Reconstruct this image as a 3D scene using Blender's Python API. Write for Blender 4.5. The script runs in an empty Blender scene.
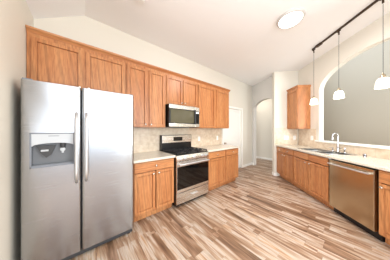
import bpy, bmesh, math, random
from mathutils import Vector, Matrix
random.seed(4)
PI = math.pi
S = bpy.context.scene
C = S.collection
Q = math.sqrt(.5)

# ------------------------------------------------------------------ camera, world, lights, exposure
cam_d = bpy.data.cameras.new('camera'); cam = bpy.data.objects.new('camera', cam_d); C.objects.link(cam)
cam_d.sensor_width = 36; cam_d.lens = 135 / 390 * 36; cam_d.clip_start = .02
cam.location = (2.61, 0, 1.34); cam.rotation_euler = (PI / 2, 0, math.radians(50.02))
S.camera = cam
S.view_settings.view_transform = 'Standard'; S.view_settings.look = 'None'
S.view_settings.gamma = 1; S.view_settings.use_curve_mapping = False
S.view_settings.exposure = 0.84
w = bpy.data.worlds.new('world'); S.world = w; w.use_nodes = True
bg = w.node_tree.nodes['Background']; bg.inputs[0].default_value = (.82, .91, 1, 1); bg.inputs[1].default_value = 1.25

def area(name, loc, target, sx, sy, power, col=(1, 1, 1)):
    d = bpy.data.lights.new(name, 'AREA'); d.shape = 'RECTANGLE'; d.size = sx; d.size_y = sy; d.energy = power; d.color = col
    o = bpy.data.objects.new(name, d); C.objects.link(o); o.location = loc
    o.rotation_euler = (Vector(target) - Vector(loc)).to_track_quat('-Z', 'Y').to_euler()
    return o
area('fill_rear', (3.0, -3.2, 1.0), (1.5, 1.2, 3.0), 4.0, 1.8, 150, (.86, .94, 1))  # unseen lamp added low behind the camera, aimed up to brighten the ceiling
area('fill_side', (6.0, 0.2, 1.9), (0.5, 1.6, 1.2), 2.6, 1.9, 32, (.95, .98, 1))  # added fill from the open side, stands in for unseen windows
area('fill_living', (5.0, 5.4, 2.6), (2.2, 7.0, 1.8), 2.0, 1.6, 42, (1, .95, .9))  # lamp added out of view to brighten the living room wall
area('fill_near_wall', (5.4, 2.6, 1.7), (.9, -.4, 1.7), 2.0, 2.0, 92, (.9, .98, 1))  # invented source past the end of the sink wall, lifts the near wall
area('fill_hall', (-.3, 5.75, 2.95), (-.3, 5.75, 0), .5, .5, 8, (1, .95, .88))  # unseen area light added to brighten the hall behind the arch

# ------------------------------------------------------------------ materials
def new_mat(name):
    m = bpy.data.materials.new(name); m.use_nodes = True
    nt = m.node_tree; return m, nt, nt.nodes['Principled BSDF']
def srgb(h):
    c = [int(h[i:i + 2], 16) / 255 for i in (0, 2, 4)]
    return tuple((x / 12.92 if x <= .04045 else ((x + .055) / 1.055) ** 2.4) for x in c) + (1,)
def N(nt, t, **k):
    n = nt.nodes.new(t)
    for a, b in k.items(): setattr(n, a, b)
    return n
def coords(nt, scale, kind='Object', rnd=True):
    tc = N(nt, 'ShaderNodeTexCoord'); mp = N(nt, 'ShaderNodeMapping'); mp.inputs['Scale'].default_value = scale
    if rnd:
        oi = N(nt, 'ShaderNodeObjectInfo'); mu = N(nt, 'ShaderNodeVectorMath', operation='SCALE')
        mu.inputs[0].default_value = (13, 7, 19); nt.links.new(oi.outputs['Random'], mu.inputs['Scale'])
        nt.links.new(mu.outputs[0], mp.inputs['Location'])
    nt.links.new(tc.outputs[kind], mp.inputs['Vector']); return mp.outputs['Vector']
def ramp(nt, fac, stops):
    r = N(nt, 'ShaderNodeValToRGB'); e = r.color_ramp.elements
    while len(e) < len(stops): e.new(.5)
    for i, (p, c) in enumerate(stops): e[i].position = p; e[i].color = c if len(c) == 4 else c + (1,)
    nt.links.new(fac, r.inputs[0]); return r.outputs[0]
def plain(name, hexc, rough=.5, metal=0, noise=0, **k):
    m, nt, p = new_mat(name); c = srgb(hexc)
    p.inputs['Base Color'].default_value = c; p.inputs['Roughness'].default_value = rough; p.inputs['Metallic'].default_value = metal
    for a, b in k.items(): p.inputs[a.replace('_', ' ')].default_value = b
    if noise:
        n = N(nt, 'ShaderNodeTexNoise'); n.inputs['Scale'].default_value = 60; n.inputs['Detail'].default_value = 4
        nt.links.new(coords(nt, (1, 1, 1), rnd=False), n.inputs['Vector'])
        b = N(nt, 'ShaderNodeBump'); b.inputs['Strength'].default_value = noise; b.inputs['Distance'].default_value = .002
        nt.links.new(n.outputs[0], b.inputs['Height']); nt.links.new(b.outputs[0], p.inputs['Normal'])
    return m
def oak(name, axis):
    m, nt, p = new_mat(name)
    sc = {'z': (9, 9, .9), 'x': (.9, 9, 9)}[axis]
    v = coords(nt, sc)
    wv = N(nt, 'ShaderNodeTexNoise'); wv.inputs['Scale'].default_value = .8; wv.inputs['Detail'].default_value = 2
    nt.links.new(v, wv.inputs['Vector'])
    w2 = N(nt, 'ShaderNodeTexWave', wave_type='RINGS', rings_direction='Y'); w2.inputs['Scale'].default_value = .55
    w2.inputs['Distortion'].default_value = 6; w2.inputs['Detail'].default_value = 3; w2.inputs['Detail Scale'].default_value = .7
    nt.links.new(v, w2.inputs['Vector'])
    fine = N(nt, 'ShaderNodeTexNoise'); fine.inputs['Scale'].default_value = 1; fine.inputs['Detail'].default_value = 5
    nt.links.new(coords(nt, tuple(s * 10 for s in sc)), fine.inputs['Vector'])
    base = ramp(nt, wv.outputs[0], [(.3, srgb('B87547')), (.7, srgb('CF925F'))])
    g = ramp(nt, w2.outputs[0], [(0, srgb('DCDCDC')), (.35, srgb('FFFFFF')), (1, srgb('F2EEEA'))])
    g2 = ramp(nt, fine.outputs[0], [(.35, srgb('DAD2CC')), (.6, srgb('FFFFFF'))])
    mx = N(nt, 'ShaderNodeMix', data_type='RGBA', blend_type='MULTIPLY'); mx.inputs[0].default_value = .8
    nt.links.new(base, mx.inputs[6]); nt.links.new(g, mx.inputs[7])
    my = N(nt, 'ShaderNodeMix', data_type='RGBA', blend_type='MULTIPLY'); my.inputs[0].default_value = .8
    nt.links.new(mx.outputs[2], my.inputs[6]); nt.links.new(g2, my.inputs[7])
    nt.links.new(my.outputs[2], p.inputs['Base Color'])
    p.inputs['Roughness'].default_value = .36; p.inputs['Specular IOR Level'].default_value = .4
    return m
def steel(name, hexc, rough=.3, axis='x'):
    m, nt, p = new_mat(name); p.inputs['Metallic'].default_value = 1; p.inputs['Base Color'].default_value = srgb(hexc)
    n = N(nt, 'ShaderNodeTexNoise'); n.inputs['Scale'].default_value = 1; n.inputs['Detail'].default_value = 3
    nt.links.new(coords(nt, {'x': (3, 300, 300), 'z': (300, 300, 3)}[axis]), n.inputs['Vector'])
    r = N(nt, 'ShaderNodeMapRange'); r.inputs[3].default_value = rough - .06; r.inputs[4].default_value = rough + .08
    nt.links.new(n.outputs[0], r.inputs[0]); nt.links.new(r.outputs[0], p.inputs['Roughness'])
    b = N(nt, 'ShaderNodeBump'); b.inputs['Strength'].default_value = .06; b.inputs['Distance'].default_value = .001
    nt.links.new(n.outputs[0], b.inputs['Height']); nt.links.new(b.outputs[0], p.inputs['Normal'])
    return m
def floor_mat():
    m, nt, p = new_mat('vinyl_plank_floor'); L = nt.links.new
    tc = N(nt, 'ShaderNodeTexCoord'); sp = N(nt, 'ShaderNodeSeparateXYZ'); L(tc.outputs['Object'], sp.inputs[0])
    def M(op, a, b=None, c=None):
        n = N(nt, 'ShaderNodeMath', operation=op)
        for i, v in enumerate((a, b, c)):
            if v is None: continue
            if isinstance(v, (int, float)): n.inputs[i].default_value = v
            else: L(v, n.inputs[i])
        return n.outputs[0]
    def levels(wd, ln, seed):
        yy = M('DIVIDE', sp.outputs[1], wd); row = M('FLOOR', yy)
        wn = N(nt, 'ShaderNodeTexWhiteNoise', noise_dimensions='1D'); L(M('ADD', row, seed), wn.inputs['W'])
        xx = M('ADD', M('DIVIDE', sp.outputs[0], ln), M('MULTIPLY', wn.outputs[0], 7.3)); col = M('FLOOR', xx)
        cb = N(nt, 'ShaderNodeCombineXYZ'); L(row, cb.inputs[0]); L(col, cb.inputs[1]); cb.inputs[2].default_value = seed
        w3 = N(nt, 'ShaderNodeTexWhiteNoise', noise_dimensions='3D'); L(cb.outputs[0], w3.inputs['Vector'])
        fy = M('FRACT', yy); fx = M('FRACT', xx)
        ey = M('MULTIPLY', M('MINIMUM', fy, M('SUBTRACT', 1, fy)), wd); ex = M('MULTIPLY', M('MINIMUM', fx, M('SUBTRACT', 1, fx)), ln)
        return w3.outputs[0], M('MINIMUM', ex, ey)
    big, edge = levels(.15, 1.2, 3.0)
    small, e2 = levels(.15 / 2, .9, 11.0)
    # streaks along the plank
    cb = N(nt, 'ShaderNodeCombineXYZ'); L(M('ADD', M('MULTIPLY', sp.outputs[0], 1.1), M('MULTIPLY', big, 40)), cb.inputs[0]); L(M('MULTIPLY', sp.outputs[1], 11), cb.inputs[1]); L(M('MULTIPLY', small, 9), cb.inputs[2])
    n1 = N(nt, 'ShaderNodeTexNoise'); n1.inputs['Scale'].default_value = 1.6; n1.inputs['Detail'].default_value = 5; n1.inputs['Distortion'].default_value = .6; L(cb.outputs[0], n1.inputs['Vector'])
    cb2 = N(nt, 'ShaderNodeCombineXYZ'); L(M('MULTIPLY', sp.outputs[0], 5), cb2.inputs[0]); L(M('MULTIPLY', sp.outputs[1], 120), cb2.inputs[1]); L(small, cb2.inputs[2])
    n2 = N(nt, 'ShaderNodeTexNoise'); n2.inputs['Scale'].default_value = 1; n2.inputs['Detail'].default_value = 4; L(cb2.outputs[0], n2.inputs['Vector'])
    k = M('ADD', M('MULTIPLY', big, .36), M('ADD', M('MULTIPLY', small, .22), M('MULTIPLY', M('SUBTRACT', n1.outputs[0], .5), 1.9)))
    k = M('ADD', k, .2)
    col = ramp(nt, k, [(.0, srgb('69503F')), (.2, srgb('85664F')), (.38, srgb('9E7E66')), (.52, srgb('B0967F')), (.68, srgb('C6B9AC')), (.8, srgb('C2A489')), (.9, srgb('B08C6C')), (1, srgb('8A6C5E'))])
    g = ramp(nt, n2.outputs[0], [(.3, srgb('DDD5CE')), (.6, srgb('FFFFFF'))])
    mx = N(nt, 'ShaderNodeMix', data_type='RGBA', blend_type='MULTIPLY'); mx.inputs[0].default_value = .8; L(col, mx.inputs[6]); L(g, mx.inputs[7])
    ed = N(nt, 'ShaderNodeMapRange'); ed.inputs[1].default_value = 0; ed.inputs[2].default_value = .003; ed.inputs[3].default_value = .72; ed.inputs[4].default_value = 1; L(edge, ed.inputs[0])
    my = N(nt, 'ShaderNodeMix', data_type='RGBA', blend_type='MULTIPLY'); my.inputs[0].default_value = 1; L(mx.outputs[2], my.inputs[6]); L(ed.outputs[0], my.inputs[7])
    L(my.outputs[2], p.inputs['Base Color']); p.inputs['Roughness'].default_value = .38; p.inputs['Specular IOR Level'].default_value = .4
    return m
def counter_mat():
    m, nt, p = new_mat('speckled_counter'); v = coords(nt, (1, 1, 1), rnd=False)
    n = N(nt, 'ShaderNodeTexNoise'); n.inputs['Scale'].default_value = 90; n.inputs['Detail'].default_value = 3; nt.links.new(v, n.inputs['Vector'])
    nt.links.new(ramp(nt, n.outputs[0], [(.35, srgb('C4B8A4')), (.5, srgb('D8CFBF')), (.65, srgb('E4DDD1'))]), p.inputs['Base Color'])
    p.inputs['Roughness'].default_value = .22; return m
def tile_mat():
    m, nt, p = new_mat('beige_tile')
    tc = N(nt, 'ShaderNodeTexCoord'); sp = N(nt, 'ShaderNodeSeparateXYZ'); nt.links.new(tc.outputs['Object'], sp.inputs[0])
    cb = N(nt, 'ShaderNodeCombineXYZ'); nt.links.new(sp.outputs[0], cb.inputs[0]); nt.links.new(sp.outputs[2], cb.inputs[1])
    mp = N(nt, 'ShaderNodeMapping'); mp.inputs['Location'].default_value = (0, -.914, 0); nt.links.new(cb.outputs[0], mp.inputs[0])
    b = N(nt, 'ShaderNodeTexBrick', offset=.5); b.inputs['Scale'].default_value = 1; b.inputs['Brick Width'].default_value = .31; b.inputs['Row Height'].default_value = .155
    b.inputs['Mortar Size'].default_value = .003; b.inputs['Color1'].default_value = srgb('E3D3BE'); b.inputs['Color2'].default_value = srgb('DACAB4'); b.inputs['Mortar'].default_value = srgb('D3C4B0')
    nt.links.new(mp.outputs[0], b.inputs['Vector'])
    n = N(nt, 'ShaderNodeTexNoise'); n.inputs['Scale'].default_value = 14; n.inputs['Detail'].default_value = 5; nt.links.new(tc.outputs['Object'], n.inputs['Vector'])
    g = ramp(nt, n.outputs[0], [(.35, srgb('EDE5DC')), (.65, srgb('FFFFFF'))])
    mx = N(nt, 'ShaderNodeMix', data_type='RGBA', blend_type='MULTIPLY'); mx.inputs[0].default_value = 1
    nt.links.new(b.outputs[0], mx.inputs[6]); nt.links.new(g, mx.inputs[7]); nt.links.new(mx.outputs[2], p.inputs['Base Color'])
    p.inputs['Roughness'].default_value = .35; return m
def lamp_mat(name, col, strength):
    m, nt, p = new_mat(name); p.inputs['Base Color'].default_value = (.9, .88, .84, 1); p.inputs['Roughness'].default_value = .3
    lw = N(nt, 'ShaderNodeTexNoise'); lw.inputs['Scale'].default_value = 30; nt.links.new(coords(nt, (1, 1, 1), rnd=False), lw.inputs['Vector'])
    r = N(nt, 'ShaderNodeMapRange'); r.inputs[3].default_value = strength * .92; r.inputs[4].default_value = strength * 1.08; nt.links.new(lw.outputs[0], r.inputs[0])
    nt.links.new(r.outputs[0], p.inputs['Emission Strength']); p.inputs['Emission Color'].default_value = col; return m

WALL = plain('cream_wall_paint', 'DFD8CB', .75, noise=.08)
WALL2 = plain('greige_wall_paint', 'C4BAA9', .75, noise=.08)
CEIL = plain('ceiling_paint', 'F4F3F2', .85, noise=.12)
TRIM = plain('white_trim_paint', 'F1EEE8', .4, noise=.02)
OAKV = oak('oak_vertical_grain', 'z'); OAKH = oak('oak_horizontal_grain', 'x')
STEEL = steel('brushed_steel', 'E2E0DC', .25, 'x'); STEELV = steel('brushed_steel_fridge', 'A9AAAD', .24, 'x')
HANDLE = plain('satin_handle_metal', 'D2D2D4', .35, .8, noise=.01); KNOB = steel('satin_nickel', 'DAD6CE', .25, 'x')
CHROME = plain('chrome', 'BDBDC0', .08, 1, noise=.01); BRONZE = plain('oil_rubbed_bronze', '4A3B30', .4, .7, noise=.03)
NICKEL = plain('brushed_lamp_nickel', 'A08F78', .35, .9, noise=.03)
BLACK = plain('black_enamel', '0E0E10', .3, noise=.03); IRON = plain('cast_iron', '1B1B1D', .6, noise=.2)
DARK = plain('dark_grey_plastic', '3A3A3C', .5, noise=.05); GREYP = plain('grey_plastic', '7C8088', .4, noise=.03); LTGREY = plain('silver_plastic', 'BFC2C6', .35, noise=.03)
GLASSB = plain('black_oven_glass', '0B0A0A', .06, noise=.002); MGLASS = plain('smoked_microwave_glass', '57523F', .1, noise=.002)
WHITEP = plain('white_plastic', 'F4F2EE', .35, noise=.02)
FLOOR = floor_mat(); COUNTER = counter_mat(); TILE = tile_mat()
DIFF = lamp_mat('ceiling_diffuser', (1, .97, .92, 1), 3); SHADE = lamp_mat('pendant_opal_glass', (1, .9, .74, 1), 1.0); BULB = lamp_mat('bulb', (1, .9, .7, 1), 12)
DISP = lamp_mat('clock_display', (.5, .8, 1, 1), .25)

# ------------------------------------------------------------------ mesh helpers
class MB:
    def __init__(s): s.bm = bmesh.new()
    def box(s, x0, x1, y0, y1, z0, z1, bev=0, seg=2, only=None):
        b = bmesh.new(); bmesh.ops.create_cube(b, size=1)
        for v in b.verts: v.co = ((x0 + x1) / 2 + v.co.x * (x1 - x0), (y0 + y1) / 2 + v.co.y * (y1 - y0), (z0 + z1) / 2 + v.co.z * (z1 - z0))
        if bev:
            es = b.edges[:] if only is None else [e for e in b.edges if only(e)]
            bmesh.ops.bevel(b, geom=es, offset=bev, segments=seg, affect='EDGES', profile=.5)
        s._add(b); return s
    def _add(s, b):
        me = bpy.data.meshes.new('t'); b.to_mesh(me); b.free(); s.bm.from_mesh(me); bpy.data.meshes.remove(me)
    def panel_door(s, x0, x1, z0, z1, yb, yf, fr=.055, dep=.012, raised=False):
        """cabinet front facing -y: outer slab with a recessed panel"""
        b = bmesh.new(); bmesh.ops.create_cube(b, size=1)
        for v in b.verts: v.co = ((x0 + x1) / 2 + v.co.x * (x1 - x0), (yb + yf) / 2 + v.co.y * (yb - yf), (z0 + z1) / 2 + v.co.z * (z1 - z0))
        b.normal_update(); f = [f for f in b.faces if f.normal.y < -.9][0]
        es = list(f.edges); bmesh.ops.bevel(b, geom=es, offset=.003, segments=2, affect='EDGES')
        b.normal_update(); f = max((f for f in b.faces if f.normal.y < -.99), key=lambda f: f.calc_area())
        bmesh.ops.inset_region(b, faces=[f], thickness=fr, depth=0)
        bmesh.ops.inset_region(b, faces=[f], thickness=.002, depth=-dep - .006); bmesh.ops.inset_region(b, faces=[f], thickness=.008, depth=0); bmesh.ops.inset_region(b, faces=[f], thickness=.003, depth=.007)
        if raised:
            bmesh.ops.inset_region(b, faces=[f], thickness=.012, depth=0)
            bmesh.ops.inset_region(b, faces=[f], thickness=.014, depth=dep * .7)
        s._add(b); return s
    def cyl(s, p0, p1, r0, r1=None, n=20, cap=True):
        p0 = Vector(p0); p1 = Vector(p1); r1 = r0 if r1 is None else r1; d = p1 - p0
        b = bmesh.new(); bmesh.ops.create_cone(b, cap_ends=cap, segments=n, radius1=r0, radius2=r1, depth=d.length)
        m = Matrix.Translation((p0 + p1) / 2) @ d.to_track_quat('Z', 'Y').to_matrix().to_4x4()
        bmesh.ops.transform(b, matrix=m, verts=b.verts); s._add(b); return s
    def lathe(s, prof, loc=(0, 0, 0), n=32, axis='z'):
        b = bmesh.new(); rings = []
        for r, z in prof:
            ring = []
            for i in range(n):
                t = 2 * PI * i / n; x, y = max(r, 1e-4) * math.cos(t), max(r, 1e-4) * math.sin(t)
                co = (x, y, z) if axis == 'z' else (x, -z, y)
                ring.append(b.verts.new((co[0] + loc[0], co[1] + loc[1], co[2] + loc[2])))
            rings.append(ring)
        for a, c in zip(rings, rings[1:]):
            for i in range(n): b.faces.new((a[i], a[(i + 1) % n], c[(i + 1) % n], c[i]))
        bmesh.ops.remove_doubles(b, verts=b.verts, dist=2e-4)
        bmesh.ops.recalc_face_normals(b, faces=b.faces); s._add(b); return s
    def prism(s, pts, z0, z1, plane='xy'):
        """polygon extruded; plane 'xy' -> along z, 'xz' -> pts are (x,z), along y, 'yz' -> pts (y,z), along x"""
        b = bmesh.new()
        def co(p, t): return (p[0], p[1], t) if plane == 'xy' else ((p[0], t, p[1]) if plane == 'xz' else (t, p[0], p[1]))
        a = [b.verts.new(co(p, z0)) for p in pts]; c = [b.verts.new(co(p, z1)) for p in pts]; n = len(pts)
        b.faces.new(a); b.faces.new(c[::-1])
        for i in range(n): b.faces.new((a[i], c[i], c[(i + 1) % n], a[(i + 1) % n]))
        bmesh.ops.recalc_face_normals(b, faces=b.faces); s._add(b); return s
    def tube(s, pts, r, n=12, radii=None):
        pts = [Vector(p) for p in pts]; b = bmesh.new(); rings = []; up = None
        for i, p in enumerate(pts):
            d = (pts[min(i + 1, len(pts) - 1)] - pts[max(i - 1, 0)]).normalized()
            if up is None: up = d.orthogonal().normalized()
            up = (up - d * up.dot(d)).normalized(); sd = d.cross(up); rr = radii[i] if radii else r
            rings.append([b.verts.new(p + (up * math.cos(2 * PI * k / n) + sd * math.sin(2 * PI * k / n)) * rr) for k in range(n)])
        for a, c in zip(rings, rings[1:]):
            for i in range(n): b.faces.new((a[i], a[(i + 1) % n], c[(i + 1) % n], c[i]))
        b.faces.new(rings[0][::-1]); b.faces.new(rings[-1]); bmesh.ops.recalc_face_normals(b, faces=b.faces); s._add(b); return s
    def done(s, name, mat, parent=None, smooth=None, label=None):
        me = bpy.data.meshes.new(name); s.bm.to_mesh(me); s.bm.free()
        me.materials.append(mat)
        o = bpy.data.objects.new(name, me); C.objects.link(o); o.parent = parent
        if smooth:
            for p in me.polygons: p.use_smooth = True
            me.set_sharp_from_angle(angle=math.radians(smooth))
        if label: o['label'] = label
        return o
def cut(o, cutter_mb):
    c = cutter_mb.done('cutter', BLACK); m = o.modifiers.new('b', 'BOOLEAN'); m.operation = 'DIFFERENCE'; m.solver = 'EXACT'; m.object = c
    c.matrix_world = o.matrix_world.copy() if o.parent is None else c.matrix_world
    if o.parent: c.parent = o.parent
    bpy.context.view_layer.update()
    dg = bpy.context.evaluated_depsgraph_get(); me = bpy.data.meshes.new_from_object(o.evaluated_get(dg))
    o.modifiers.clear(); old = o.data; nm = old.name; o.data = me; bpy.data.meshes.remove(old); me.name = nm
    mc = c.data; bpy.data.objects.remove(c); bpy.data.meshes.remove(mc); return o
def place(o, loc, rz=0): o.location = loc; o.rotation_euler = (0, 0, rz); return o
def tag(o, label, cat, group=None):
    o['label'] = label; o['category'] = cat
    if group: o['group'] = group
    return o
def thing(name, label, cat, loc=(0, 0, 0), rz=0, group=None):
    o = bpy.data.objects.new(name, None); C.objects.link(o); o.empty_display_size = .1
    place(o, loc, rz); return tag(o, label, cat, group)
def struct(o): o['kind'] = 'structure'; return o

# frames: facing direction is local -y ------------------------------------------------
RL = PI / 2                     # along the left wall: local x -> world y, front -> world +x
RB = -PI / 4                    # along the angled sink wall
RA = PI / 4                     # short return wall at the end of the sink run
AX = -.09                       # s position of the return wall on the sink wall
OB = Vector((1.6035, 4.7265, 0))
def PB(s, dep, z=0): return (OB.x + s * Q - dep * Q, OB.y - s * Q - dep * Q, z)
H = 3.05; H2 = 2.74; YN = -.465; T = .12

# ------------------------------------------------------------------ setting
struct(MB().box(-3, 8, -5, 10, -.1, 0).done('floor', FLOOR))
wl = MB(); D0, D1, DT = 3.335, 4.335, 2.04
wl.box(-T, 0, YN - T, D0, 0, H).box(-T, 0, D0, D1, DT, H).box(-T, 0, D1, 5.2, 0, H)
struct(wl.done('wall_left', WALL))
struct(MB().box(0, 1.75, YN - T, YN, 0, H2).done('wall_near', WALL))
# ceiling: flat over the kitchen, sloping down at the near wall
cl = MB()
cl.prism([(-T, .036), (-T, 5.2), (.1, 5.2), (1.1, 4.62), (PB(-.21, -.12)[0], PB(-.21, -.12)[1]), (PB(4.6, -.12)[0], PB(4.6, -.12)[1]), (6.2, .036)], H, H + .1)
cl.prism([(.036, H), (YN, H2), (-4, H2), (-4, H2 + .1), (YN, H2 + .1), (.036, H + .1)], -T, 6.2, 'yz')
struct(cl.done('ceiling', CEIL))
# arch wall from the left wall's end to the return wall
AL = math.atan2(-.457, .889); AW = 1.235
def arch_pts(cx, hw, zs, rise, n=28, p=2.0):
    return [(cx - hw * math.cos(PI * i / n), zs + rise * math.sin(PI * i / n)) for i in range(n + 1)]
aw = MB().box(-.02, AW, 0, T, 0, H).done('wall_arch', plain('arch_wall_paint', 'D6D2CC', .75, noise=.08)); place(aw, (0, 5.09, 0), AL)
bpy.context.view_layer.update()
cut(aw, MB().prism([(.10, -.1)] + arch_pts(.65, .55, 2.13, .27) + [(1.2, -.1)], -.2, .4, 'xz')); struct(aw)
# return wall (white end) and sink wall with the arched pass-through
ra = MB().box(0, .66 + T, 0, T, 0, H).done('wall_return', WALL)   # local x from sink wall's far side to its free end
place(ra, PB(AX, .66), RA); struct(ra)
wb = MB().box(AX, 3.3, 0, .10, 0, H).done('wall_sink', WALL); place(wb, (OB.x, OB.y, 0), RB)
bpy.context.view_layer.update()
SILL = 1.06
cut(wb, MB().prism([(.632, SILL)] + arch_pts(1.56, .928, 2.25, .455, 40) + [(2.488, SILL)], -.2, .4, 'xz')); struct(wb)
o = MB().box(.545, 2.56, -.035, T + .03, SILL, SILL + .032, .006).done('trim_1', TRIM); place(o, (OB.x, OB.y, 0), RB); struct(o)
# hall and living room beyond
struct(MB().box(-2.2, 1.0, 6.45, 6.55, 0, H).done('wall_hall', WALL))
struct(MB().box(-2.2, 1.15, 5.22, 6.5, H, H + .1).box(-2.2, -T, 4.9, 5.22, H, H + .1).done('ceiling_hall', CEIL))
struct(MB().box(-2.3, -2.2, 4.9, 6.55, 0, H).box(-2.2, -T, 4.9, 5.0, 0, H).done('wall_hall_left', WALL))
o = MB().box(-2.6, 5.6, 0, .1, 0, 4.2).done('wall_living', WALL2); place(o, PB(-.4, -2.0), RB); struct(o)
struct(MB().box(1.0, 1.1, 6.45, 8.3, 0, 4.2).done('wall_living_side', WALL2))
# baseboards
bbh, bbt = .085, .014
struct(MB().box(0, bbt, 4.42, 5.08, 0, bbh, .003).done('baseboard_left', TRIM))
o = MB().box(.0, .10, -bbt, 0, 0, bbh, .003).done('baseboard_arch', TRIM); place(o, (.015, 5.082, 0), AL); struct(o)
struct(MB().box(-2.2, 1.0, 6.436, 6.45, 0, bbh, .003).done('baseboard_hall', TRIM))
o = MB().box(-bbt, 0, -bbt, T, 0, bbh, .003).box(0, .06, -bbt, 0, 0, bbh, .003).done('baseboard_return', TRIM); place(o, PB(AX, .66), RA); struct(o)
# white interior door in the left wall
def door_slab():
    m = MB()
    m.panel_door(.004, D1 - D0 - .004, .01, .95, .034, 0, .12, .007, True)
    m.panel_door(.004, D1 - D0 - .004, .95, DT - .004, .034, 0, .12, .007, True)
    return m
d1 = door_slab().done('door_1', TRIM); place(d1, (-.025, D0, 0), RL); struct(d1)
MB().lathe([(.0, .0), (.028, .0), (.028, .008), (.011, .012), (.011, .03), (.026, .04), (.03, .052), (.024, .064), (0, .068)], (.235 - .165, 0, .93), axis='y').done('door_handle', KNOB, d1, 40, 'satin nickel round knob')
cs = MB(); cw = .07
cs.box(-cw, 0, -.018, 0, 0, DT, .004).box(D1 - D0, D1 - D0 + cw, -.018, 0, 0, DT, .004).box(-cw, D1 - D0 + cw, -.018, 0, DT, DT + cw, .004)
o = cs.done('trim_2', TRIM); place(o, (0.0, D0, 0), RL); struct(o)

# ------------------------------------------------------------------ cabinets
def knob(parent, x, y, z):
    return MB().lathe([(0, 0), (.007, 0), (.006, .012), (.014, .018), (.0155, .024), (.012, .029), (0, .031)], (x, y, z), 20, 'y').done('knob', KNOB, parent, 50, 'round satin nickel knob')
G = .0008
def base_cabinet(label, loc, rz, W, D, fronts, group, top=.875, well=None):
    """fronts: list of (x0,x1,z0,z1,kind,knob(x,z) or None)"""
    t = thing('base_cabinet', label, 'cabinet', loc, rz, group)
    xs = sorted({(f[0], f[1]) for f in fronts}); b = MB(); e = .006
    edges = [G] + [v for a, c in xs for v in (a + e, c - e)] + [W - G]
    for a, c in zip(edges[::2], edges[1::2]): b.box(a, c, -D, -D + .0405, .10, top)
    b.box(G, W - G, -D + .0003, -D + .0405, zt1 - e, top).box(G, W - G, -D + .0003, -D + .0405, .10, zd0 + e)
    b.box(G, W - G, -D + .04, -.002, .10, top).box(G, W - G, -D + .07, -.004, .0, .10)
    body = b.done('body', OAKV, t)
    if well:
        place(t, (0, 0, 0)); bpy.context.view_layer.update(); cut(body, MB().box(*well)); place(t, loc, rz)
    for x0, x1, z0, z1, kind, kn in fronts:
        m = MB()
        if kind == 'door': m.panel_door(x0, x1, z0, z1, -D + .0, -D - .024); o = m.done('door', OAKV, t)
        else:
            m.box(x0, x1, -D - .024, -D, z0, z1, .004, 2); o = m.done('drawer' if kind == 'drawer' else 'drawer_front', OAKH, t)
        if kn: knob(o, kn[0], -D - .024, kn[1])
    return t
zt0, zt1, zd0, zd1 = .727, .86, .122, .715
LG = 'oak base cabinets on the left wall'; BG = 'oak base cabinets on the sink wall'
zt0, zt1, zd0, zd1 = .727, .86, .122, .715
DL = .61
base_cabinet('oak base cabinet between the refrigerator and range, one wide drawer over two doors', (0, .54, 0), RL, .668, DL,
    [(.02, .648, zt0, zt1, 'drawer', (.335, .797)), (.02, .326, zd0, zd1, 'door', (.29, .68)), (.342, .648, zd0, zd1, 'door', (.378, .68))], LG)
base_cabinet('oak base cabinet directly right of the gas range, one drawer over one door', (0, 2.005, 0), RL, .597, DL,
    [(.018, .579, zt0, zt1, 'drawer', (.2985, .797)), (.018, .579, zd0, zd1, 'door', None)], LG)
base_cabinet('oak base cabinet at the far end of the left run, nearest the white door', (0, 2.604, 0), RL, .55, DL,
    [(.018, .532, zt0, zt1, 'drawer', (.275, .797)), (.018, .532, zd0, zd1, 'door', None)], LG)
DB = .585
base_cabinet('narrow oak base cabinet against the white return wall, farthest one of the sink run', PB(AX + .003, 0), RB, .40, DB,
    [(.018, .385, zt0, zt1, 'drawer', (.2, .797)), (.018, .385, zd0, zd1, 'door', (.35, .675))], BG)
base_cabinet('narrow oak base cabinet left of the sink cabinet, second from the white return wall', PB(.315, 0), RB, .375, DB,
    [(.015, .357, zt0, zt1, 'drawer', (.18, .797)), (.015, .357, zd0, zd1, 'door', (.055, .675))], BG)
base_cabinet('wide two-door oak cabinet under the sink, beside the dishwasher', PB(.692, 0), RB, .93, DB,
    [(.018, .452, zt0, zt1, 'false', None), (.478, .905, zt0, zt1, 'false', None), (.018, .452, zd0, zd1, 'door', (.41, .675)), (.478, .905, zd0, zd1, 'door', (.52, .675))], BG, well=(.02, .91, -.562, -.02, .60, 1.0))
base_cabinet('oak base cabinet right of the dishwasher, cut off by the right edge of the picture', PB(2.255, 0), RB, .6, DB,
    [(.02, .58, zt0, zt1, 'drawer', (.3, .797)), (.02, .58, zd0, zd1, 'door', (.06, .675))], BG)

def wall_cabinet(label, loc, rz, W, D, z0, z1, doors, group=None):
    t = thing('wall_cabinet', label, 'cabinet', loc, rz, group)
    MB().box(G, W - G, -D, -.002, z0, z1).done('body', OAKV, t)
    for x0, x1, a, b, kn in doors:
        o = MB().panel_door(x0, x1, a, b, -D, -D - .02).done('door', OAKV, t)
        if kn: knob(o, kn, -D - .02, a + .035)
    return t
UG = 'oak wall cabinets in a row on the left wall'; UD = .31; ZT = 2.41; Y0 = YN + .004
dt_ = 2.368
wall_cabinet('oak two-door wall cabinet above the refrigerator', (0, Y0, 0), RL, .52 - Y0, UD, 1.83, ZT,
    [(.036, .468, 1.85, dt_, .44), (.503, .969, 1.85, dt_, .53)], UG)
wall_cabinet('tall two-door oak wall cabinet between the refrigerator and the microwave', (0, .521, 0), RL, .682, UD, 1.385, ZT,
    [(.016, .33, 1.40, dt_, .30), (.368, .66, 1.40, dt_, .395)], UG)
wall_cabinet('short two-door oak wall cabinet above the microwave', (0, 1.204, 0), RL, .798, UD, 1.832, ZT,
    [(.022, .376, 1.85, dt_, .348), (.402, .775, 1.85, dt_, .43)], UG)
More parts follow.
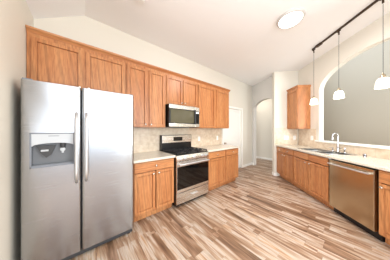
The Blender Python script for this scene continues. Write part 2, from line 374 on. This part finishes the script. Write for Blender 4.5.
wall_cabinet('wide two-door oak wall cabinet right of the microwave, last of the row', (0, 2.003, 0), RL, 1.167, UD, 1.385, ZT,
    [(.014, .566, 1.40, dt_, None), (.623, 1.15, 1.40, dt_, None)], UG)
def crown_prof(d): return [(0, ZT), (-(d), ZT), (-(d + .006), ZT + .012), (-(d + .016), ZT + .022), (-(d + .030), ZT + .036), (-(d + .036), ZT + .053), (0, ZT + .053)]
o = MB().prism(crown_prof(UD), 0.0, 3.17 - Y0 + .028, 'yz').done('crown_molding', OAKH); place(o, (.002, Y0, .0005), RL)
tag(o, 'long oak crown molding along the tops of the left wall cabinets', 'molding')
t = wall_cabinet('single oak wall cabinet in the corner beside the arched pass-through', PB(AX + .004, 0), RB, .46, .30, 1.37, 2.44, [(.016, .444, 1.385, 2.40, None)])
o = MB().prism([(0, 2.44), (-.30, 2.44), (-.31, 2.455), (-.325, 2.468), (-.33, 2.49), (0, 2.49)], 0, .475, 'yz').done('crown', OAKH, t)

# ------------------------------------------------------------------ countertops and backsplash
def edge_f(e): return all(v.co.y < -.5 for v in e.verts)
def counter(label, loc, rz, W, D):
    o = MB().box(0, W, -D, -.002, .876, .914, .008, 3, lambda e: all(v.co.y < -.3 for v in e.verts)).done('countertop', COUNTER)
    place(o, loc, rz); return tag(o, label, 'countertop')
counter('pale speckled countertop between the refrigerator and the range', (0, .535, 0), RL, .68, .655)
counter('pale speckled countertop right of the range, ending near the white door', (0, 2.0, 0), RL, 1.175, .655)
cb = counter('long pale speckled countertop of the sink run under the pass-through', PB(AX + .003, 0), RB, 2.95, .625)
bpy.context.view_layer.update()
SX0, SX1, SY0, SY1 = .76 - AX, 1.54 - AX, -.535, -.125     # sink hole in the countertop frame
cut(cb, MB().box(SX0, SX1, SY0, SY1, .8, 1.0, .03, 3, lambda e: abs(e.verts[0].co.z - e.verts[1].co.z) > .1))
def splash(name, W, z0, z1, loc, rz, x0=0):
    o = MB().box(x0, W, -.008, 0, z0, z1).done(name, TILE); place(o, loc, rz); return struct(o)
splash('trim_3', 1.68 + 1.02, .915, 1.384, (.0005, .53, 0), RL)
splash('trim_4', .62, .915, 1.41, PB(AX + .0, .645), RA)
splash('trim_5', .545, .915, 1.369, PB(0, 0), RB, AX + .01)
splash('trim_6', 2.86, .915, SILL - .001, PB(0, 0), RB, .546)

# ------------------------------------------------------------------ refrigerator
F0 = -.406; t = thing('refrigerator', 'large stainless side-by-side refrigerator with a water and ice dispenser in its left door', 'refrigerator', (0, F0, 0), RL)
FW, FD, FB = .925, .76, .68; FS = .403
MB().box(.006, FW - .006, -FB, -.03, .02, 1.775, .006).done('body', plain('fridge_side_grey', '55565A', .5, noise=.15), t)
def vert_front(e): return abs(e.verts[0].co.z - e.verts[1].co.z) > .5 and e.verts[0].co.y < -(FB + .04)
def fdoor(x0, x1):
    return MB().box(x0, x1, -FD, -FB - .004, .075, 1.785, .022, 5, vert_front)
dl = fdoor(0, FS - .003).done('door', STEELV, t, 35, 'narrow stainless freezer door with dispenser')
DX0, DX1, DZ0, DZ1 = .052, .352, .995, 1.315
cut(dl, MB().box(DX0 + .012, DX1 - .012, -FD - .1, -FD + .06, DZ0 + .012, DZ1 - .012))
dl.data.set_sharp_from_angle(angle=math.radians(35))
drr = fdoor(FS + .003, FW).done('door', STEELV, t, 35, 'wide stainless refrigerator door')
# dispenser: bezel, curved control panel, dark cavity, tray, chute, paddles
dp = MB().box(DX0, DX1, -FD - .006, -FD + .002, DZ0, DZ0 + .018, .003).box(DX0, DX1, -FD - .006, -FD + .002, DZ1 - .012, DZ1, .003)\
    .box(DX0, DX0 + .012, -FD - .006, -FD + .002, DZ0, DZ1, .003).box(DX1 - .012, DX1, -FD - .006, -FD + .002, DZ0, DZ1, .003).done('dispenser_frame', GREYP, dl)
cx = (DX0 + DX1) / 2; hw = (DX1 - DX0) / 2 - .012
arc = [(cx - hw, DZ1 - .012), (cx + hw, DZ1 - .012), (cx + hw, DZ1 - .125)] + [(cx + hw * math.cos(PI * i / 16), DZ1 - .125 + .028 * math.sin(PI * i / 16)) for i in range(1, 16)] + [(cx - hw, DZ1 - .125)]
MB().prism(arc, -FD - .004, -FD + .05, 'xz').done('control_panel', LTGREY, dp)
MB().box(cx - hw, cx + hw, -FD + .050, -FD + .058, DZ0 + .013, DZ1 - .02).done('recess', plain('dispenser_recess_grey', '6C6E72', .4, noise=.02), dp)
MB().prism([(cx - .115, DZ1 - .12), (cx + .01, DZ1 - .12), (cx - .02, DZ1 - .21), (cx - .05, DZ1 - .235), (cx - .085, DZ1 - .19)], -FD + .012, -FD + .05, 'xz').done('ice_chute', DARK, dp)
MB().cyl((cx + .06, -FD + .025, DZ1 - .10), (cx + .06, -FD + .025, DZ1 - .15), .022, .018).done('water_nozzle', DARK, dp, 40)
MB().lathe([(.0, 0), (.019, 0), (.019, .006), (0, .008)], (cx + .06, -FD + .02, DZ1 - .165), 20, 'y').box(cx + .052, cx + .068, -FD + .012, -FD + .02, DZ1 - .20, DZ1 - .15, .003).done('water_paddle', LTGREY, dp, 40)
MB().box(cx - .085, cx - .035, -FD + .004, -FD + .012, DZ1 - .175, DZ1 - .158, .003).done('ice_paddle', LTGREY, dp)
MB().box(cx - hw, cx + hw, -FD - .002, -FD + .05, DZ0 + .013, DZ0 + .024, .002).done('drip_tray', GREYP, dp)
MB().box(cx - .035, cx + .035, -FD - .0055, -FD - .004, DZ1 - .034, DZ1 - .028).done('button_strip', GREYP, dp)
def fhandle(x, parent):
    m = MB(); pts = []; z0, z1 = .80, 1.515
    for i in range(25):
        u = i / 24; z = z0 + (z1 - z0) * u; bow = .058 * min(1, math.sin(PI * u) * 3.2) ** .8 + .0
        pts.append((x, -FD - bow + .004, z))
    m.tube(pts, .014, 12, [.016 if 1 < i < 23 else .014 for i in range(25)])
    return m.done('handle', HANDLE, parent, 50, 'long curved vertical pull handle')
fhandle(FS - .038, dl); fhandle(FS + .040, drr)
MB().box(.01, FW - .01, -FD + .035, -FB - .002, .012, .068, .004).done('toe_grille', DARK, t)
for x in (.05, FW - .05): MB().cyl((x, -FD + .06, 0), (x, -FD + .06, .02), .02).done('foot', BLACK, t, 40)
for x in (.035, FW - .035): MB().box(x - .03, x + .03, -FD + .02, -FB + .06, 1.7865, 1.80, .004).done('hinge_cover', GREYP, t)

# ------------------------------------------------------------------ gas range
R0 = 1.226; RW = .762; t = thing('gas_range', 'stainless and black freestanding gas range between the oak base cabinets', 'range', (0, R0, 0), RL)
RD = .64
MB().box(0, RW, -RD, -.025, .03, .895).box(.03, RW - .03, -RD + .05, -.05, .0, .03).done('body', BLACK, t)
ct = MB().box(0, RW, -RD - .005, -.10, .896, .912, .004).done('cooktop', BLACK, t)
dg = MB().box(0, RW, -RD - .028, -RD, .063, .248, .004).done('drawer', STEEL, t)
MB().tube([(RW / 2 - .07, -RD - .028, .178), (RW / 2 - .066, -RD - .045, .178), (RW / 2 + .066, -RD - .045, .178), (RW / 2 + .07, -RD - .028, .178)], .006, 8).done('handle', HANDLE, dg, 50)
od = MB().box(0, RW, -RD - .034, -RD, .258, .79, .005).done('oven_door', STEEL, t)
MB().box(.006, RW - .006, -RD - .038, -RD - .034, .315, .705, .002).done('window', GLASSB, od, label='black glass oven window')
hb = MB().tube([(.03, -RD - .078, .748), (RW - .03, -RD - .078, .748)], .014, 16)
for x in (.06, RW - .06): hb.box(x - .013, x + .013, -RD - .072, -RD - .032, .737, .759, .003)
hb.done('handle', HANDLE, od, 50)
cp = MB().prism([(-RD, .80), (-RD - .035, .80), (-RD - .032, .84), (-RD - .012, .896), (-RD, .896)], 0, RW, 'yz').done('control_panel', STEEL, t)
for x in (.085, .175, RW / 2, RW - .175, RW - .085):
    MB().lathe([(0, 0), (.024, 0), (.024, .006), (.019, .010), (.018, .028), (0, .030)], (x, -RD - .030, .845), 24, 'y').box(x - .003, x + .003, -RD - .064, -RD - .055, .828, .862, .001).done('knob', HANDLE, cp, 40)
bgd = MB().box(0, RW, -.10, -.012, .90, 1.075).box(.0, RW, -.10, -.012, 1.075, 1.232, .006).done('backguard', BLACK, t)
bp = MB().box(.012, RW - .004, -.112, -.098, 1.07, 1.226, .004).done('backguard_panel', STEEL, bgd)
bp['label'] = 'stainless front of the backguard'
MB().box(.27, .50, -.115, -.112, 1.105, 1.19, .002).done('display', GLASSB, bgd)
for gx in (.012, .262, .512):
    g = MB(); w_, y0, y1, z = .238, -RD + .01, -.125, .936
    for x in (gx, gx + w_): g.box(x - .005 + (.005 if x == gx else -.005), x + .005 + (.005 if x == gx else -.005), y0, y1, z, z + .012, .002)
    for y in (y0, (y0 + y1) / 2, y1): g.box(gx, gx + w_, y - .005, y + .005, z, z + .012, .002)
    for k in (.25, .75):
        yy = y0 + (y1 - y0) * k; cxg = gx + w_ / 2
        g.box(cxg - .005, cxg + .005, yy - .11, yy + .11, z, z + .014, .002); g.box(gx, gx + w_, yy - .005, yy + .005, z, z + .014, .002)
    for x in (gx + .008, gx + w_ - .008):
        for y in (y0 + .006, y1 - .006): g.box(x - .006, x + .006, y - .006, y + .006, .912, z)
    g.done('grate', IRON, t)
    for k in (.25, .75):
        yy = y0 + (y1 - y0) * k
        MB().lathe([(0, .912), (.048, .912), (.046, .918), (.036, .921), (.034, .929), (.010, .932), (0, .932)], (gx + w_ / 2, yy, 0), 24).done('burner', BLACK, t, 40)

# ------------------------------------------------------------------ microwave
t = thing('microwave', 'stainless over-the-range microwave with a dark window and black control strip', 'microwave', (0, R0, 1.398), RL)
MW, MD, MH = RW - .02, .385, .428
MB().box(0, MW, -MD, -.003, 0, MH, .003).done('body', BLACK, t)
md = MB().box(0, MW - .115, -MD - .027, -MD - .001, .004, MH - .004, .004).done('door', BLACK, t)
for a, b_ in ((.004, .068), (MH - .078, MH - .004)): MB().box(0, MW - .115, -MD - .030, -MD - .0272, a, b_, .002).done('door_band', STEEL, md, label='stainless band across the microwave door')
MB().box(.028, MW - .155, -MD - .031, -MD - .0272, .082, MH - .092, .003).done('window', MGLASS, md, label='smoked glass microwave window')
hm = MB().tube([(MW - .138, -MD - .06, .06), (MW - .138, -MD - .06, MH - .06)], .009, 12)
for z in (.07, MH - .07): hm.cyl((MW - .138, -MD - .06, z), (MW - .138, -MD - .028, z), .006)
hm.done('handle', DARK, md, 50)
mc = MB().box(MW - .112, MW, -MD - .028, -MD - .001, .004, MH - .004, .004).done('control_panel', STEEL, t)
MB().box(MW - .108, MW - .008, -MD - .031, -MD - .028, .072, MH - .088, .002).done('keypad', GLASSB, mc)
MB().box(MW - .098, MW - .022, -MD - .0325, -MD - .031, MH - .135, MH - .105).done('display', DISP, mc)
MB().box(.10, MW - .10, -MD + .03, -.06, -.006, 0, .002).done('vent_filter', DARK, t)

# ------------------------------------------------------------------ dishwasher
t = thing('dishwasher', 'stainless dishwasher with a bar handle under the sink-run countertop', 'dishwasher', PB(1.628, 0), RB)
W = .618
MB().box(0, W, -.56, -.02, .10, .868).done('body', BLACK, t)
MB().box(.0, W, -.54, -.10, 0, .10).done('toe_kick', BLACK, t)
d = MB().box(.006, W - .012, -.612, -.561, .105, .852, .005).done('door', steel('dishwasher_steel', 'CDC0A6', .22, 'z'), t)  # warm reflection of oak and floor tinted into the steel colour
hb = MB().tube([(.03, -.655, .80), (W - .035, -.655, .80)], .011, 14)
for x in (.05, W - .055): hb.box(x - .011, x + .011, -.652, -.608, .79, .81, .003)
hb.done('handle', HANDLE, d, 50)

# ------------------------------------------------------------------ sink, faucet, small counter objects
t = thing('kitchen_sink', 'stainless double-bowl sink set into the long countertop', 'sink', PB(0, 0), RB)
sx0, sx1, sy0, sy1 = .762, 1.538, -.533, -.127; zz = .914
rim = MB()
rim.box(sx0 - .018, sx1 + .018, sy0 - .018, sy0 + .012, zz + .0005, zz + .006, .002).box(sx0 - .018, sx1 + .018, sy1 - .012, sy1 + .018, zz + .0005, zz + .006, .002)
rim.box(sx0 - .018, sx0 + .012, sy0, sy1, zz + .0005, zz + .006, .002).box(sx1 - .012, sx1 + .018, sy0, sy1, zz + .0005, zz + .006, .002).box(1.13, 1.17, sy0, sy1, zz - .004, zz + .005, .002)
rim.done('rim', CHROME, t)
def bowl(x0, x1):
    b = bmesh.new(); rings = []
    for ins, z in ((.004, zz), (.008, zz - .13), (.03, zz - .165), (.12, zz - .17)):
        xs, ys = (x0 + ins, x1 - ins), (sy0 + ins, sy1 - ins); r = .04; ring = []
        for cxx, cyy, a0 in ((xs[1] - r, ys[1] - r, 0), (xs[0] + r, ys[1] - r, PI / 2), (xs[0] + r, ys[0] + r, PI), (xs[1] - r, ys[0] + r, 1.5 * PI)):
            for k in range(5): ring.append(b.verts.new((cxx + r * math.cos(a0 + k * PI / 8), cyy + r * math.sin(a0 + k * PI / 8), z)))
        rings.append(ring)
    n = len(rings[0])
    for a, c in zip(rings, rings[1:]):
        for i in range(n): b.faces.new((a[i], a[(i + 1) % n], c[(i + 1) % n], c[i]))
    b.faces.new(rings[-1]); bmesh.ops.recalc_face_normals(b, faces=b.faces); bmesh.ops.reverse_faces(b, faces=b.faces)
    m = MB(); m._add(b); o = m.done('bowl', steel('sink_steel', 'B5B5B3', .3, 'x') if not bpy.data.materials.get('sink_steel') else bpy.data.materials['sink_steel'], t, 40)
    sm = o.modifiers.new('thick', 'SOLIDIFY'); sm.thickness = .0015
    MB().lathe([(0, zz - .1695), (.04, zz - .1695), (.038, zz - .166), (.02, zz - .168), (0, zz - .168)], ((x0 + x1) / 2, (sy0 + sy1) / 2, 0), 20).done('drain', CHROME, o, 40)
bowl(sx0, 1.145); bowl(1.155, sx1)
t = thing('faucet', 'chrome gooseneck faucet behind the double sink', 'faucet', PB(1.17, .068, .914), RB)
MB().lathe([(0, 0), (.027, 0), (.026, .008), (.018, .016), (.017, .085), (.014, .095), (0, .095)]).done('base', CHROME, t, 40)
pts = [(0, 0, .08)] + [(0, 0, .08 + .02 * i) for i in range(1, 10)]
pts = [(0, 0, .09), (0, 0, .18), (0, 0, .31)] + [(-.0, -.05 + .05 * math.cos(PI * i / 12), .31 + .05 * math.sin(PI * i / 12)) for i in range(1, 13)] + [(0, -.10, .29)]
MB().tube(pts, .009, 14).done('spout', CHROME, t, 60)
MB().cyl((0, -.10, .292), (0, -.10, .235), .013, .015).done('spray_head', CHROME, t, 40)
MB().tube([(.016, 0, .06), (.035, 0, .066), (.085, 0, .085)], .006, 10).done('lever', CHROME, t, 50)
t = thing('side_sprayer', 'small chrome side sprayer standing right of the gooseneck faucet', 'sprayer', PB(1.30, .066, .914), RB)
MB().lathe([(0, 0), (.020, 0), (.019, .012), (.012, .018), (0, .018)]).done('base', CHROME, t, 40)
MB().lathe([(0, .018), (.010, .018), (.013, .05), (.016, .085), (.012, .10), (0, .102)]).done('spray_head', CHROME, t, 40)
t = thing('soap_dispenser', 'small chrome soap dispenser left of the gooseneck faucet', 'soap dispenser', PB(1.06, .066, .914), RB)
MB().lathe([(0, 0), (.019, 0), (.018, .01), (.009, .016), (.009, .055), (.014, .06), (.012, .07), (0, .072)]).done('base', CHROME, t, 40)
MB().tube([(0, 0, .064), (0, -.03, .072), (0, -.07, .064)], .005, 8).done('spout', CHROME, t, 50)
t = thing('air_gap_cap', 'small round metal cap on the countertop right of the sink', 'sink cap', PB(1.70, .15, .914), RB)
MB().lathe([(0, 0), (.024, 0), (.023, .004), (.019, .006), (.019, .045), (.016, .052), (0, .054)]).done('cap', CHROME, t, 40)
MB().lathe([(.0195, .015), (.0205, .015), (.0205, .03), (.0195, .03)]).done('vent_band', DARK, t, 40)

# ------------------------------------------------------------------ outlets and switches
def outlet(name, label, cat, loc, rz, gangs=1, kind='outlet', group=None):
    t = thing(name, label, cat, loc, rz, group); wd = .072 + .046 * (gangs - 1)
    MB().box(-wd / 2, wd / 2, -.006, 0, -.058, .058, .002).done('plate', WHITEP, t)
    for g in range(gangs):
        x = (g - (gangs - 1) / 2) * .046
        if kind == 'outlet':
            for z in (-.022, .022):
                s_ = MB().box(x - .016, x + .016, -.008, -.006, z - .014, z + .014, .003).done('socket', WHITEP, t)
                MB().box(x - .007, x - .005, -.0085, -.008, z - .005, z + .006).box(x + .005, x + .007, -.0085, -.008, z - .005, z + .006).done('slots', DARK, s_)
        else: MB().box(x - .016, x + .016, -.009, -.006, -.033, .033, .002).done('rocker', WHITEP, t)
OG = 'white wall plates on the tile backsplash'
outlet('wall_outlet', 'white outlet on the backsplash closest to the right side of the range', 'outlet', (.009, 2.32, 1.115), RL, group=OG)
outlet('wall_outlet', 'white outlet on the left backsplash nearest the white door', 'outlet', (.009, 3.03, 1.11), RL, group=OG)
def PA(u, z): # u = distance from the corner along the return wall, just off its tile
    p = PB(AX + .009, u); return (p[0], p[1], z)
outlet('light_switch', 'white double switch plate on the return wall backsplash under the corner cabinet', 'switch', PA(.335, 1.115), RA, 2, 'switch', OG)
outlet('wall_outlet', 'white single outlet in the backsplash corner beside the double switch plate', 'outlet', PA(.11, 1.12), RA, 1, 'outlet', OG)
outlet('wall_outlet', 'white outlet on the sink wall just left of the pass-through sill', 'outlet', PB(.43, .009, 1.14), RB, 1, 'outlet', OG)

# ------------------------------------------------------------------ lights
t = thing('ceiling_light', 'round flush ceiling light with a glowing white diffuser', 'ceiling light', (1.965, 2.44, H)); t.scale = (.87, .87, 1)
MB().lathe([(0, 0), (.205, 0), (.21, -.012), (.20, -.03), (.178, -.036), (.17, -.03), (0, -.026)], n=48).done('trim_ring', plain('light_ring', 'C2BBB4', .4, noise=.02), t, 40)
MB().lathe([(.174, -.034), (.165, -.05), (.12, -.066), (.06, -.073), (0, -.075)], n=48).done('diffuser', DIFF, t, 60)

pl = bpy.data.lights.new('ceiling_lamp_light', 'AREA'); pl.shape = 'DISK'; pl.size = .34; pl.energy = 24; pl.color = (1, .97, .94)
plo = bpy.data.objects.new('ceiling_lamp_light', pl); C.objects.link(plo); plo.parent = t; plo.location = (0, 0, -.085)
t = thing('track_rail', 'dark bronze track rail on the ceiling carrying the pendants', 'track rail', PB(0, .41, H), RB)
MB().box(1.02, 2.75, -.012, .012, -.030, -.001, .003).done('rail', BRONZE, t)
MB().box(1.10, 1.22, -.028, .028, -.036, -.001, .006).done('power_feed', BRONZE, t)
MB().box(1.0, 1.02, -.015, .015, -.034, -.001, .003).done('end_cap', BRONZE, t)
PG = 'glass pendants hanging from the track rail'
def pendant():
    t = thing('pendant_lamp', '', 'pendant lamp', (0, 0, 0), RB, PG)
    MB().box(-.03, .03, -.011, .011, -.05, -.036, .003).cyl((0, 0, -.045), (0, 0, -.105), .010).done('track_adapter', BRONZE, t, 40)
    MB().cyl((0, 0, -.12), (0, 0, -1.0), .0028, n=8).done('cord', DARK, t, 40)
    MB().lathe([(0, -.995), (.008, -.995), (.012, -1.008), (.020, -1.014), (.022, -1.035), (.030, -1.045), (.030, -1.052), (0, -1.052)]).done('socket_cap', NICKEL, t, 40)
    pr = [(.030, -1.052), (.040, -1.056), (.050, -1.070), (.058, -1.095), (.062, -1.13), (.068, -1.175)]
    o = MB().lathe(pr + [(r - .004, z) for r, z in pr[::-1]], n=40).done('lamp_shade', SHADE, t, 60, 'opal glass bell shade, lit')
    MB().lathe([(0, -1.055), (.013, -1.06), (.014, -1.075), (.026, -1.10), (.028, -1.12), (.020, -1.14), (0, -1.147)]).done('bulb', BULB, t, 60)
    return t
proto = pendant()
spots = [(1.035, 'smallest-looking glass pendant, farthest along the track beside the corner cabinet'),
         (1.57, 'middle one of the three glass pendants on the track'),
         (2.145, 'nearest and largest-looking glass pendant at the right edge of the picture')]
for i, (s, lab) in enumerate(spots):
    if i == 0: o = proto
    else:
        o = proto.copy(); C.objects.link(o)
        for ch in list(proto.children):
            c = ch.copy(); C.objects.link(c); c.parent = o
    o.location = PB(s, .41, H); o['label'] = lab

t = thing('smoke_detector', 'small round white fitting on the ceiling at the top edge of the picture', 'smoke detector', (.80, .59, H))
MB().lathe([(0, 0), (.05, 0), (.05, -.012), (.04, -.025), (0, -.028)]).done('housing', WHITEP, t, 40)
